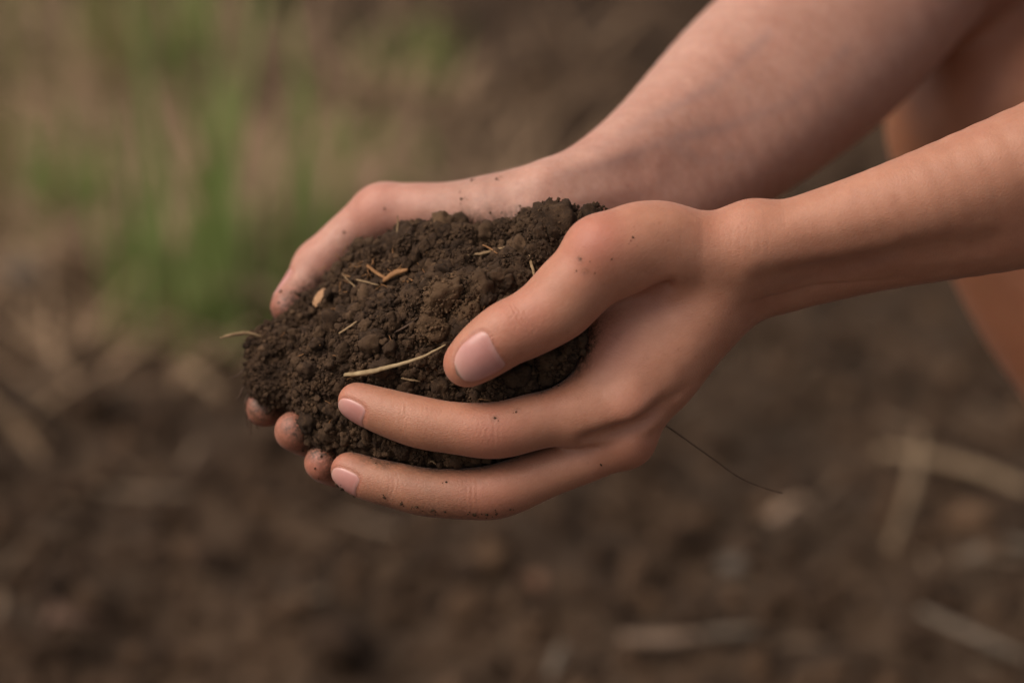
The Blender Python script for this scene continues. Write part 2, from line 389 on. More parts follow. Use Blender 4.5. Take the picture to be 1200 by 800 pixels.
# ------------------------------------------------------------------ the rest of the person, squatting to the right of the picture
W = lambda *a: np.array(a, float)
DZ = .06; HEAD = W(.36, .97, .80+DZ)
def build_rest(torso_only=False, legs_only=False, grow=0.0):
    f = Field((.10, .45, -.02), (.98, 1.32, .98), .0045 if grow == 0 else .007)
    T = lambda L: [(W(*q[:3]), q[3]+grow) for q in L]
    nel, nsh = W(.302, .885, .405+DZ), W(.45, .83, .64+DZ); fel, fsh = P(1085, -30, 240), W(.37, 1.12, .62+DZ)
    if torso_only:
        f.tube(T([(.66, 1.0, .26, .13), (.60, 1.0, .36, .115), (.50, .98, .50+DZ, .125), (.43, .975, .60+DZ, .115)]))
        f.tube(T([(*fsh, .058), (*(fsh*.6+fel*.4), .055)]), k=.03); f.tube(T([(*nsh, .058), (*(nsh*.6+nel*.4), .055)]), k=.03)
        f.tube(T([(*nsh, .06), (*fsh, .06)]), k=.03); return f
    if legs_only:
        f.tube(T([(.66, .93, .24, .10), (.66, 1.07, .24, .10)]))
        f.tube(T([(.66, 1.08, .23, .095), (.42, 1.11, .28, .078)]), k=.03); f.tube(T([(.66, .92, .23, .095), (.52, .72, .30, .08)]), k=.03); return f
    # near arm
    f.tube([(P(1235, 182, 7.5), .0192), (P(1450, 100, 12), .0240), (P(1640, 62, 18), .027), (nel, .034)])
    f.tube([(P(1235, 238, 20), .0199), (P(1450, 180, 22), .0250), (P(1640, 120, 28), .028), (nel, .034)], k=.012)
    f.tube(T([(*nel, .034), (*(nel*.5+nsh*.5), .042), (*nsh, .052)]), k=.01)
    # far upper arm
    f.tube([(P(1035, -58, 228), .0345), (P(1080, -105, 248), .0355), (fel+W(.015, .01, .02), .036), (fel*.5+fsh*.5, .042), (fsh, .052)], k=.01)
    f.tube([(P(1055, -20, 226), .0310), (P(1100, -85, 245), .0330), (fel*.6+fsh*.4, .040)], k=.012)
    f.tube(T([(*nsh, .055), (.42, .975, .66+DZ, .05), (*fsh, .055)]), k=.03)
    # trunk
    f.tube(T([(.66, 1.0, .26, .125), (.60, 1.0, .36, .11), (.50, .98, .50+DZ, .12), (.43, .975, .60+DZ, .11)]), k=.03)
    f.tube(T([(.43, .975, .64+DZ, .055), (.395, .972, .72+DZ, .05)]), k=.03)
    # far leg
    f.tube([(P(1204, 140, 300), .046), (P(1225, 262, 300), .043), (P(1310, 390, 300), .046), (P(1500, 660, 300), .038), (P(1640, 900, 300), .030)], k=.02)
    f.tube([(W(.66, 1.09, .23), .085), (W(.45, 1.12, .27), .075), (P(1260, 150, 310), .056), (P(1198, 138, 300), .046)], k=.02)
    f.ball(P(1156, 148, 285), .036, k=.016)
    a = P(1640, 900, 300); f.tube([(P(1500, 660, 300), .038), (a, .031), (W(a[0]+.02, a[1], .045), .030)], k=.02); f.tube(T([(a[0]+.02, a[1], .04, .032), (a[0]-.06, a[1], .035, .030), (a[0]-.17, a[1], .018, .022)]), k=.03)
    # near leg
    kn = W(.47, .58, .34); f.tube([(W(.66, .91, .23), .085), (W(.57, .75, .28), .072), (kn, .052)], k=.02)
    f.tube([(kn, .05), (W(.56, .64, .20), .05), (W(.68, .70, .06), .032)], k=.02)
    f.tube(T([(.70, .70, .04, .032), (.62, .68, .032, .030), (.52, .65, .018, .022)]), k=.03)
    # head: skull, jaw, nose, lips, ears, brow
    n = W(-.92, -.02, -.38); n /= np.linalg.norm(n); s_ = W(0, 1, 0); u = np.cross(n, s_); u = u if u[2] > 0 else -u
    f.ellipsoid(HEAD, [n, s_, u], (.092, .074, .098), k=.01)
    f.ellipsoid(HEAD+n*.035-u*.055, [n, s_, u], (.055, .05, .055), k=.03)
    f.tube([(HEAD+n*.088+u*.01, .009), (HEAD+n*.108-u*.028, .013)], k=.01)
    for q in (-1, 1):
        f.ellipsoid(HEAD+s_*q*.074-n*.005-u*.01, [n, s_, u], (.02, .009, .032), k=.006)
        f.ball(HEAD+n*.082+s_*q*.032-u*.028, .018, k=.02)
    f.tube([(HEAD+n*.086+s_*.022-u*.062, .006), (HEAD+n*.095-u*.060, .008), (HEAD+n*.086-s_*.022-u*.062, .006)], k=.006)
    return f, (n, s_, u)
rest, (HN, HS, HU) = build_rest()

def person():
    Vs, Qs, o = [], [], 0
    for f, sm in ((near, 2), (far, 2), (rest, 2)):
        V, Q = f.mesh(sm); Vs.append(V); Qs.append(Q+o); o += len(V)
    nn = len(Vs[0]); NR = nn+len(Vs[1]); V = np.vstack(Vs); Q = np.vstack(Qs)
    me = make_mesh('body', V, Q)
    def blob(L, src=None):
        a = np.zeros(len(V))
        for u, v, d, r, s in L:
            a = np.maximum(a, s*np.exp(-((V-P(u, v, d))**2).sum(1)/(r*mm)**2))
        return a
    blush = blob([(525, 425, -10, 8, .5), (590, 400, -16, 8, .3), (693, 285, -18, 11, .75), (612, 372, -16, 11, .45), (575, 512, -8, 11, .5), (738, 475, -4, 9, .25), (705, 400, 3, 13, .55), (640, 440, 0, 12, .25),
                  (400, 468, 8, 9, .5), (390, 548, 16, 9, .5), (530, 430, -10, 9, .45), (563, 590, 4, 12, .45), (745, 530, 8, 9, .35), (860, 262, -6, 12, .10),
                  (330, 365, 66, 12, .9), (372, 305, 76, 10, .5), (440, 245, 70, 13, .6), (345, 505, 38, 11, .85), (306, 478, 50, 11, .85), (373, 542, 28, 11, .85), (760, 345, 0, 10, .35), (470, 260, 70, 14, .5)])
    blush *= .9; blush += np.clip(fbm(V, 60, 3, 5), 0, 1)*.25
    heapd = heap.sample(V)
    dirt_and_shade = np.clip(1-heapd/.0075, 0, 1)*1.2*np.clip(.7+.9*fbm(V, 180, 3, 15), .1, 1)+.42*np.clip(1-heapd/.015, 0, 1)*np.clip(.5+fbm(V, 90, 3, 19), 0, 1)
    dirt_and_shade = np.maximum(dirt_and_shade, blob([(352, 350, 72, 5, .9), (345, 352, 70, 3, .9), (306, 478, 56, 10, .6), (345, 500, 36, 9, .2), (373, 540, 30, 8, .2), (345, 488, 42, 5, .7), (738, 282, -14, 1.2, 1), (735, 283, -14, 1, 1), (580, 488, -9, 1.2, 1.2),  # weak wide spots on far fingertips paint in the heap's shade, rest is dirt
                                 (605, 482, -6, 1.2, .8), (560, 225, 62, 6, .35), (525, 580, 4, 1.5, .9), (500, 604, 10, 8, .6), (590, 608, 10, 8, .5), (540, 610, 10, 8, .6), (450, 594, 12, 6, .6), (680, 304, -19, 1, .9), (686, 318, -19, 1, .8), (714, 304, -17, 1, .7)]))
    crease = np.zeros(len(V)); near_n = [nn]; WOB = .0022*np.stack([fbm(V[:nn], 130, 2, 41+k) for k in range(3)], 1)
    def cline(p0, p1, w, s=1.0):
        a, b = P(*p0), P(*p1); t = np.clip(((V-a)@(b-a))/((b-a)@(b-a)), 0, 1)
        n2 = near_n[0]; Vn = V[:n2] if near_n[0] else V; d = np.full(len(V), 1.0); t = t[:n2]
        d[:n2] = np.linalg.norm(Vn-a-t[:, None]*(b-a)-WOB[:n2], axis=1)
        np.maximum(crease, s*np.exp(-(d/(w*mm))**2), out=crease)
    def vline(p0, p1):                                            # veins lie under the skin wherever the line of sight to them meets it
        o_ = np.array([0, 0, CAM_H]); du = [(V-o_)@x for x in (FWD, RIGHT, UP)]; uu = 600+du[1]/du[0]/PX; vv = 400-du[2]/du[0]/PX; zz = (du[0]-DIST)*1000
        a, b = np.array(p0[:2], float), np.array(p1[:2], float); t = np.clip(((uu-a[0])*(b[0]-a[0])+(vv-a[1])*(b[1]-a[1]))/((b-a)@(b-a)), 0, 1)
        d = np.hypot(uu-a[0]-t*(b[0]-a[0]), vv-a[1]-t*(b[1]-a[1])); np.maximum(crease, np.exp(-(d/7)**2)*(zz > p0[2]-60), out=crease)
    def cr2(p0, p1, s_=1.0, w=1.6):
        o_ = np.array([0, 0, CAM_H]); Vn = V[:nn]+WOB*.8; du = [(Vn-o_)@x for x in (FWD, RIGHT, UP)]; uu = 600+du[1]/du[0]/PX; vv = 400-du[2]/du[0]/PX
        a, b = np.array(p0, float), np.array(p1, float); t = np.clip(((uu-a[0])*(b[0]-a[0])+(vv-a[1])*(b[1]-a[1]))/((b-a)@(b-a)), 0, 1)
        d = np.hypot(uu-a[0]-t*(b[0]-a[0]), vv-a[1]-t*(b[1]-a[1])); crease[:nn] = np.maximum(crease[:nn], .5*s_*np.exp(-(d/w)**2)*np.sin(np.pi*np.clip(t, .08, .92))**.5)
    for k, q in ((-12, .5), (-7, .8), (0, 1), (6, .9), (13, .5)): cr2((598+k, 352+k*.3), (620+k*1.2, 392+k*.5), q)         # thumb joint
    for k, q in ((-14, .4), (-8, .7), (-2, 1), (5, .9), (12, .5)): cr2((572+k, 484), (578+k*.9, 522), q)                  # index joints
    for k, q in ((-5, .5), (0, .9), (5, .5)): cr2((474+k, 472), (470+k, 505), q)
    for k, q in ((-12, .4), (-6, .8), (1, 1), (8, .6)): cr2((556+k, 562), (556+k*.9, 598), q)                              # middle joints
    for k, q in ((-4, .5), (0, .9), (5, .5)): cr2((464+k, 552), (459+k, 584), q)
    for k in range(7): cr2((690+k*8, 388-k*2), (716+k*9, 408-k*5), .8)                                                       # web of the thumb
    for k in range(4): cr2((700+k*9, 372-k*4), (742+k*10, 352-k*5), .6)
    for k in range(5): cr2((862+k*9, 262+k*3), (858+k*10, 300+k*3), .45)                                                     # wrist
    cz = crease; crease = np.zeros(len(V))
    for L in ([(655, 205, 50), (720, 190, 62), (780, 165, 85), (850, 150, 100), (930, 120, 130), (990, 60, 150)], [(780, 165, 85), (820, 190, 95), (880, 180, 110)], [(700, 175, 60), (760, 140, 80), (840, 100, 110), (900, 40, 140)], [(905, 330, 8), (960, 325, 5), (1050, 300, 0)]):
        for a_, b_ in zip(L, L[1:]): vline(a_, b_)
    vein = crease*.42*np.clip(.6+fbm(V, 40, 2, 77), 0, 1); crease = cz
    root = bpy.data.objects.new('person', None); C.objects.link(root); root.location = (.45, .95, 0)
    tag(root, 'person crouching at the right edge, bare arms reaching in, both hands cupped round dark soil', 'person')
    def child(nme, m_, mat, par=None):
        ob = link(nme, m_, mat); ob.parent = par or root
        if not par: ob.matrix_parent_inverse = root.matrix_basis.inverted()
        return ob
    inv = W(*root.location)
    def shift(m_):
        c = np.empty(len(m_.vertices)*3, np.float32); m_.vertices.foreach_get('co', c); c = (c.reshape(-1, 3)-inv).astype(np.float32); m_.vertices.foreach_set('co', c.ravel()); return m_
    def kid(nme, V_, Q_, mat):
        ob = link(nme, shift(make_mesh(nme, V_, Q_)), mat, root); return ob
    ob = link('body', shift(me), SKIN, root)
    # nails
    NAILRIM = []
    def nail(f, c, axis, nrm, w, L, lift=.00018):
        c = P(*c); a = RIGHT*axis[0]+UP*axis[1]+FWD*axis[2]; a /= np.linalg.norm(a)
        n = RIGHT*nrm[0]+UP*nrm[1]+FWD*nrm[2]; n -= a*(n@a); n /= np.linalg.norm(n)
        for s_ in np.arange(.016, 0, -.0002):
            if f.sample((c+n*s_)[None])[0] < 0: break
        c0 = c+n*s_; l = np.cross(a, n); nu, nv = 25, 33; V_ = []; UV = []
        for j in range(nv):
            y = -math.cos(math.pi*j/(nv-1))
            q_ = 4.5 if y < 0 else 2.6; e = (1-abs(y)**q_)**(1/q_) if abs(y) < 1 else 0
            e = max(e, .02)
            for i in range(nu):
                x = math.sin(math.pi/2*(-1+2*i/(nu-1)))
                V_.append(c0+a*y*L/2*(1-.06*x*x*(1 if y > 0 else -1))+l*x*e*w/2-n*(x*e*w/2)**2/(2*w*.62)); UV.append((x, y))
        V_ = np.array(V_); UV = np.array(UV)
        cen = c0-n*w*.62
        for it in range(3):
            g = V_-cen; g -= (g@a)[:, None]*a; g /= np.linalg.norm(g, axis=1, keepdims=True)
            V_ -= g*f.sample(V_)[:, None]*.9
        x, y = UV[:, 0], UV[:, 1]; rim = np.clip((np.maximum(abs(x), abs(y))-.80)/.2, 0, 1)
        tip = np.clip((y-.5)/.5, 0, 1); NAILRIM.append(V_[np.maximum(abs(x), abs(y)) > .985])
        V_ = V_+g*(lift*(1-rim**2*1.9*(1-.3*tip)))[:, None]+g*(tip*.00010)[:, None]
        Q_ = [(j*nu+i, j*nu+i+1, (j+1)*nu+i+1, (j+1)*nu+i) for j in range(nv-1) for i in range(nu-1)]
        m_ = make_mesh('fingernail', V_-inv, Q_)
        uv = m_.uv_layers.new(name='UVMap'); q = np.array(Q_).ravel(); uv.data.foreach_set('uv', ((UV[q]+1)/2).astype(np.float32).ravel())
        link('fingernail', m_, NAIL, root)
    nail(near, (560, 423, -9), (-.86, -.48, 0.05), (-.10, -.12, -1), .0140, .0150)
    nail(near, (418, 475, 8), (-.85, .42, .25), (-.30, -.75, -1), .0086, .0110)
    nail(near, (411, 555, 17), (-.88, .42, .25), (-.30, -.60, -1), .0080, .0110)
    nail(near, (452, 562, 31), (-.95, .1, .2), (-.1, -.9, -.5), .0085, .0100)
    nail(near, (572, 552, 43), (-.95, .05, .1), (-.1, -1, -.3), .0075, .009)
    nail(far, (346, 348, 73), (-.62, -.72, -.3), (-.70, .62, .25), .0098, .0120)
    nail(far, (322, 478, 66), (-.70, -.2, -.7), (-.6, -.6, .6), .0085, .0105)
    nail(far, (356, 507, 52), (-.5, 0, -.8), (-.6, -.8, .3), .009, .0105)
    nail(far, (388, 543, 38), (-.5, .1, -.8), (-.5, -.8, .3), .0085, .010)
    nail(far, (452, 545, 50), (-.8, -.1, -.5), (-.2, -.9, .3), .0075, .009)
    for rim in NAILRIM:
        c_ = rim.mean(0); near_ = np.where(((V-c_)**2).sum(1) < .016**2)[0]; dd = np.sqrt(((V[near_][:, None]-rim[None])**2).sum(2)).min(1)
        blush[near_] = np.maximum(blush[near_], .55*np.exp(-(dd/.0012)**2)); crease[near_] = np.maximum(crease[near_], np.exp(-(dd/.0007)**2)); dirt_and_shade[near_] = np.maximum(dirt_and_shade[near_], .22*np.exp(-(dd/.0006)**2))  # blush ring paints cuticle shading; a little dirt sits at the rim
    tip_shade = (np.arange(len(V)) >= nn)*(V[:, 0] < P(420, 500, 50)[0])*(V[:, 2] < P(400, 440, 50)[2])*.6  # far fingertips browned in colour for the heap's shade, carried by tan
    tan = np.clip(tip_shade+(np.arange(len(V)) < nn)*.70*np.clip((.34-V[:, 0])/.15, 0, 1)+(np.arange(len(V)) >= NR)*np.clip((.45-V[:, 2])/.04, 0, 1)*np.clip((V[:, 1]-.86)/.06, 0, 1), 0, 1); vein[np.arange(len(V)) < nn] *= .8
    sb = np.clip(.55+1.1*fbm(V, 140, 3, 29), 0, 1); smudge = (.62*np.exp(-np.clip(heapd, 0, 1)/.0045)+blob([(525, 585, 6, 20, .30), (575, 500, -6, 10, .18), (430, 470, 2, 10, .16), (345, 350, 70, 9, .4), (345, 503, 38, 9, .25), (306, 478, 52, 9, .35), (560, 228, 60, 14, .3), (410, 560, 14, 9, .2), (548, 432, -12, 7, .18)]))*sb
    for nm, arr in (('smudge', smudge), ('blush', blush), ('dirt_and_shade', dirt_and_shade), ('crease', crease), ('vein', vein), ('tan', tan)):
        at = me.attributes.new(nm, 'FLOAT', 'POINT'); at.data.foreach_set('value', np.clip(arr, 0, 1).astype(np.float32))
    # clothes, hair, eyes
    f = build_rest(torso_only=True, grow=.008); V_, Q_ = f.mesh(2); kid('shirt', V_, Q_, cloth((.10, .12, .11)))
    f = build_rest(legs_only=True, grow=.010); V_, Q_ = f.mesh(2); kid('shorts', V_, Q_, cloth((.06, .055, .05)))
    f = Field(HEAD-.16, HEAD+.16, .005); f.ellipsoid(HEAD-HN*.012+HU*.012, [HN, HS, HU], (.096, .084, .100), k=.01)
    f.ball(HEAD-HN*.10-HU*.03, .04, k=.02)
    g = f.blank(); g.ellipsoid(HEAD+HN*.09-HU*.045, [HN, HS, HU], (.06, .066, .085)); f.F = np.maximum(f.F, -g.F)
    V_, Q_ = f.mesh(1); kid('hair', V_+.002*fbm(V_, 120, 3, 9)[:, None], Q_, cloth((.02, .012, .008)))
    for q in (-1, 1):
        g = Field(HEAD-.16, HEAD+.16, .004); g.ball(HEAD+HN*.078+HS*q*.031, .0125); V_, Q_ = g.mesh(1); kid('eye', V_, Q_, cloth((.6, .58, .55)))
    return root
def cloth(c):
    m, nt, b = new_mat('cloth'); co = N(nt, 'ShaderNodeTexCoord').outputs['Object']; n = noise_node(nt, co, 300, 4)
    nt.links.new(ramp(nt, n.outputs[0], [(.3, tuple(x*.7 for x in c)), (.7, tuple(x*1.2 for x in c))]).outputs[0], b.inputs['Base Color']); b.inputs['Roughness'].default_value = .85
    return m

# ------------------------------------------------------------------ the soil in the hands
def soil_material(name, dark, mid, light, scale, attr=False, bumpd=.0006):
    m, nt, b = new_mat(name); co = N(nt, 'ShaderNodeTexCoord').outputs['Object']
    n1 = noise_node(nt, co, scale, 6, .65); n2 = noise_node(nt, co, scale*9, 4, .7)
    c = ramp(nt, n1.outputs[0], [(.30, dark), (.52, mid), (.74, light)]).outputs[0]
    c = mix(nt, .5, c, ramp(nt, n2.outputs[0], [(.3, dark), (.7, mid)]).outputs[0])
    oi = N(nt, 'ShaderNodeAttribute', attribute_name='tone')
    c = mix(nt, oi.outputs['Fac'], c, light)
    nt.links.new(c, b.inputs['Base Color']); b.inputs['Roughness'].default_value = .88; b.inputs['Specular IOR Level'].default_value = .25
    bp = N(nt, 'ShaderNodeBump'); bp.inputs['Strength'].default_value = .9; bp.inputs['Distance'].default_value = bumpd
    nt.links.new(n2.outputs[0], bp.inputs['Height']); nt.links.new(bp.outputs[0], b.inputs['Normal'])
    return m
SOIL = soil_material('dark_soil', (.014, .0075, .0040), (.058, .0315, .0160), (.175, .102, .053), 210)

def build_heap():
    cs = np.array([P(265, 215, 0), P(265, 585, 0), P(735, 215, 105), P(735, 585, 105), P(265, 215, 105), P(735, 585, 0)])
    f = Field(cs.min(0), cs.max(0), .0010)
    for u, v, d, r in [(336, 436, 56, 10), (326, 415, 58, 8.5), (350, 412, 62, 12), (396, 376, 64, 13), (440, 338, 56, 13), (500, 313, 50, 13.5), (560, 312, 46, 13), (612, 309, 40, 13), (650, 292, 32, 12),
                       (352, 446, 54, 11), (400, 440, 38, 16), (455, 425, 34, 19), (520, 400, 33, 22), (580, 385, 30, 22), (640, 365, 30, 20), (470, 350, 55, 15), (550, 345, 45, 16), (620, 330, 40, 15),
                       (388, 472, 44, 12), (430, 495, 32, 13), (480, 500, 26, 12), (540, 508, 24, 12), (640, 430, 24, 16), (660, 395, 22, 15), (400, 505, 38, 10), (317, 453, 50, 6.5), (590, 470, 22, 15), (450, 520, 30, 10), (500, 528, 26, 9), (545, 530, 22, 8)]:
        f.ball(P(u, v, d), r*mm, k=.007)
    g = np.stack(np.meshgrid(*f.ax, indexing='ij'), -1)
    m = np.abs(f.F) < .012; p = g[m]
    f.F[m] += (.0036*fbm(p, 95, 3, 21)+.0016*fbm(p, 420, 2, 31)).astype(np.float32)
    # nothing of the heap inside the skin
    q = g.reshape(-1, 3); m = (f.F < .006).ravel(); h = np.full(len(q), .05)
    pm = q[m]; h1 = np.minimum(inside(near, pm), inside(far, pm)); h[m] = h1
    f.F = np.maximum(f.F, (.0003-h).reshape(f.F.shape)).astype(np.float32)
    return f
def inside(f, p):
    hi = f.lo+f.h*(f.n-2); ok = np.all((p > f.lo) & (p < hi), 1); out = np.full(len(p), .05)
    out[ok] = f.sample(p[ok]); return out

def ico(sub):
    import bmesh
    bm = bmesh.new(); bmesh.ops.create_icosphere(bm, subdivisions=sub, radius=1); bm.verts.ensure_lookup_table()
    V = np.array([v.co[:] for v in bm.verts]); F = np.array([[v.index for v in f.verts] for f in bm.faces]); bm.free(); return V, F
def lump(sub, seed, rough=.35, flat=(1, .85, .75)):
    V, F = ico(sub); r = 1+rough*.8*fbm(V+seed*3.1, 1.1, 2, seed)+rough*.75*fbm(V, 2.9, 3, seed+50, .7)
    if sub > 3: r = r+rough*.22*fbm(V, 8, 2, seed+90, .8)
    return V*r[:, None]*np.array(flat), F
LUMPS1 = [lump(2, s, .85) for s in range(8)]       # 80 triangles
LUMPS2 = [lump(3, s+20, .7) for s in range(8)]     # 320
LUMPS3 = [lump(4, s+40, .47) for s in range(6)]     # 1280
def rand_rot(n, rng):
    q = rng.normal(size=(n, 4)); q /= np.linalg.norm(q, axis=1, keepdims=True); w, x, y, z = q.T
    return np.stack([1-2*(y*y+z*z), 2*(x*y-z*w), 2*(x*z+y*w), 2*(x*y+z*w), 1-2*(x*x+z*z), 2*(y*z-x*w), 2*(x*z-y*w), 2*(y*z+x*w), 1-2*(x*x+y*y)], 1).reshape(n, 3, 3)
def scatter_mesh(name, shapes, pos, size, rng, tones=None, scl=None, smooth=True):
    """joined lumps"""
    R = rand_rot(len(pos), rng); which = rng.integers(0, len(shapes), len(pos)); Vs = []; Fs = []; T = []; o = 0
    for s, (V, F) in enumerate(shapes):
        m = np.where(which == s)[0]
        if len(m) == 0: continue
        X = np.einsum('nij,vj->nvi', R[m], V)*size[m][:, None, None]
        if scl is not None: X = X*scl
        X = X+pos[m][:, None, :]
        Vs.append(X.reshape(-1, 3)); n = len(V); Fs.append((F[None]+(o+np.arange(len(m))*n)[:, None, None]).reshape(-1, 3)); o += n*len(m)
        if tones is not None: T.append(np.repeat(tones[m], n))
    me = make_mesh(name, np.vstack(Vs), np.vstack(Fs), smooth)
    if tones is not None: at = me.attributes.new('tone', 'FLOAT', 'POINT'); at.data.foreach_set('value', np.concatenate(T).astype(np.float32))
    return me
def surf_points(V, Q, n, rng, ok=None):
    a, b, c, d = (V[Q[:, i]] for i in range(4)); nr = np.cross(c-a, d-b); ar = np.linalg.norm(nr, axis=1)/2; nr /= (2*ar[:, None]+1e-12)
    w = ar*(ok(a, nr) if ok else 1); f = rng.choice(len(Q), n, p=w/w.sum()); s, t = rng.random((2, n, 1))
    return (a[f]*(1-s)+b[f]*s)*(1-t)+(d[f]*(1-s)+c[f]*s)*t, nr[f]
heap = build_heap()
def to_px(p):
    q = p-np.array([0, 0, CAM_H]); z = q@FWD; return 600+(q@RIGHT)/z/PX, 400-(q@UP)/z/PX, (z-DIST)*1000
STRAWPX = np.array([(a[0]+(b[0]-a[0])*t, a[1]+(b[1]-a[1])*t) for L in ([(404, 439), (455, 430), (490, 420), (522, 404)], [(430, 311), (455, 328), (478, 316)], [(401, 321), (444, 334)], [(402, 322), (432, 350)],
    [(397, 391), (428, 369)], [(548, 299), (598, 288)], [(619, 294), (628, 329)], [(466, 252), (463, 285)], [(470, 443), (493, 447)], [(462, 390), (490, 372)], [(375, 340), (375, 356)]) for a, b in zip(L, L[1:]) for t in (0, .25, .5, .75, 1)], float)
def soil():
    rng = np.random.default_rng(11)
    root = bpy.data.objects.new('soil_heap', None); C.objects.link(root)
    tag(root, 'heap of crumbly dark brown soil held up in two cupped hands', 'soil')
    V, Q = heap.mesh(1); link('core', make_mesh('core', V, Q), SOIL, root)
    sk = lambda p: np.minimum(inside(near, p), inside(far, p))
    okf = lambda a, n: ((sk(a) > .0012) & ((n@(-FWD) > -.35) | (n[:, 2] > 0))).astype(float)
    # crumbs
    p, n = surf_points(V, Q, 24000, rng, okf); u, v, _ = to_px(p)
    fine = np.clip(1.15-np.abs(u-350)/130, 0, 1)
    s = np.exp(rng.normal(-.12, .42, len(p)))*(.00054-.00010*fine)
    s = np.minimum(s, .0014); q = p+n*s[:, None]*rng.uniform(-.5, 1.3, len(p))[:, None]
    k = sk(q) > s*.9; ob = link('crumbs', scatter_mesh('crumbs', LUMPS1, q[k], s[k], rng, np.clip(rng.normal(.06, .16, k.sum()), 0, .8), smooth=False), SOIL, root); ob['kind'] = 'stuff'
    # crumbs, middling
    p, n = surf_points(V, Q, 2100, rng, okf); u, v, _ = to_px(p); s = np.exp(rng.normal(0, .38, len(p)))*.0014
    k = (rng.random(len(p)) < np.clip((u-330)/140, .12, 1)); q = p+n*s[:, None]*.35; k &= sk(q) > s*.95
    ob = link('crumbs', scatter_mesh('crumbs', LUMPS2, q[k], s[k], rng, np.clip(rng.normal(.08, .15, k.sum()), 0, .8)), SOIL, root); ob['kind'] = 'stuff'
    # clods one can pick out
    meshes = []
    for V_, F_ in LUMPS3[:6]+LUMPS2[:6]:
        cl = make_mesh('clod', V_, F_); cl.materials.append(CLOD); meshes.append(cl)
    pale = [m_.copy() for m_ in meshes]
    for m_ in pale: m_.materials[0] = PALECLOD
    spots = [(652, 270, 24, 10.4, 3, .05), (636, 278, 30, 5, 1, .1), (668, 285, 26, 5.5, 2, .0), (697, 258, 16, 5.6, 1, .0), (618, 266, 34, 5.4, 4, .1), (590, 272, 42, 4.6, 0, .1), (632, 300, 30, 5.2, 3, .05), (600, 315, 34, 5.4, 5, .1), (545, 305, 42, 5.2, 2, .1), (522, 348, 16, 7.2, 3, .44), (546, 364, 10, 5.5, 1, .41), (508, 386, 14, 5.6, 4, .40), (538, 334, 16, 4.6, 5, .48), (560, 350, 14, 4, 0, .41), (505, 366, 14, 4, 2, .42), (512, 275, 54, 5.2, 4, .1),
             (543, 278, 54, 4.6, 5, .25), (585, 282, 52, 4.4, 0, .1), (478, 290, 58, 4.6, 3, .05), (560, 340, 26, 6, 1, .3), (608, 330, 26, 5.5, 5, .15), (490, 355, 34, 5, 2, .2), (455, 380, 34, 4.6, 0, .15),
             (520, 455, 8, 6, 3, .1), (585, 455, 8, 6, 4, .1), (640, 425, 8, 7, 5, .25), (668, 405, 8, 6, 1, .3), (530, 535, 13, 4.5, 2, .4), (490, 530, 16, 4.5, 3, .2), (600, 270, 52, 3.4, 2, .1), (440, 300, 62, 3.6, 3, .1)]
    for u_, v_, d_, r_, m_, t_ in spots:
        c = P(u_, v_, d_)
        # rest on the heap's surface
        ray = c-np.array([0, 0, CAM_H]); ray /= np.linalg.norm(ray); st = c-ray*.06
        for j in range(240):
            x = st+ray*j*.0005
            if heap.sample(x[None])[0] < 0: break
        if v_ > 270 or u_ < 600: c = x-ray*r_*mm*.05
        gap = sk(c[None])[0]; r = min(r_*mm, max(gap*.92, .0018))
        o = bpy.data.objects.new('clod', (pale if t_ >= .4 else meshes)[m_]); C.objects.link(o); o.parent = root; o.location = c; o.scale = (r, r, r)
        o.rotation_euler = rng.uniform(0, 6.3, 3); o['tone'] = float(t_)
    p, n = surf_points(V, Q, 1400, rng, okf); u, v, _ = to_px(p); cnt = 0
    for i in range(len(p)):
        if cnt >= 260: break
        if rng.random() > np.clip((u[i]-340)/160, .05, 1): continue
        r = rng.choice([.0019, .0024, .0030, .0038, .0050], p=[.3, .3, .2, .13, .07])*rng.uniform(.9, 1.1)*(1 if u[i] > 430 else .75); c = p[i]+n[i]*r*.3
        if sk(c[None])[0] < r*1.0 or np.min(np.hypot(STRAWPX[:, 0]-u[i], STRAWPX[:, 1]-v[i])) < r/.00027*1.3+8: continue
        o = bpy.data.objects.new('clod', (pale if rng.random() < .03 else meshes)[rng.integers(0, 12)]); C.objects.link(o); o.parent = root; o.location = c; o.scale = (r, r, r)
        o.rotation_euler = rng.uniform(0, 6.3, 3); o['tone'] = float(np.clip(rng.normal(.12, .15), 0, .7)); cnt += 1
    # fuzz of grains on the big clods
    P_, S_ = [], []
    TT = []
    for u_, v_, d_, r_, m_, t_ in spots:
        o = [x for x in root.children if x.name.startswith('clod')][spots.index((u_, v_, d_, r_, m_, t_))]
        dirs = rng.normal(size=(320, 3)); dirs /= np.linalg.norm(dirs, axis=1, keepdims=True)
        P_.append(np.array(o.location)+dirs*o.scale[0]*rng.uniform(.80, 1.02, (320, 1))); S_.append(rng.uniform(.0002, .00065, 320)); TT.append(np.clip(rng.normal(.06+.45*(t_ >= .4), .15, 320), 0, 1))
    P_ = np.vstack(P_); S_ = np.concatenate(S_); k = sk(P_) > S_
    ob = link('crumbs', scatter_mesh('crumbs', LUMPS1, P_[k], S_[k], rng, np.concatenate(TT)[k], smooth=False), SOIL, root); ob['kind'] = 'stuff'
    return root
def clod_material():
    m = SOIL.copy(); m.name = 'clod_soil'; nt = m.node_tree
    for n in nt.nodes:
        if n.type == 'ATTRIBUTE': n.attribute_type = 'OBJECT'
        if n.type == 'TEX_NOISE': n.inputs['Scale'].default_value *= .0095
        if n.type == 'BUMP': n.inputs['Distance'].default_value = .0009
    return m
CLOD = clod_material(); PALECLOD = clod_material(); PALECLOD.name = 'pale_clod_soil'
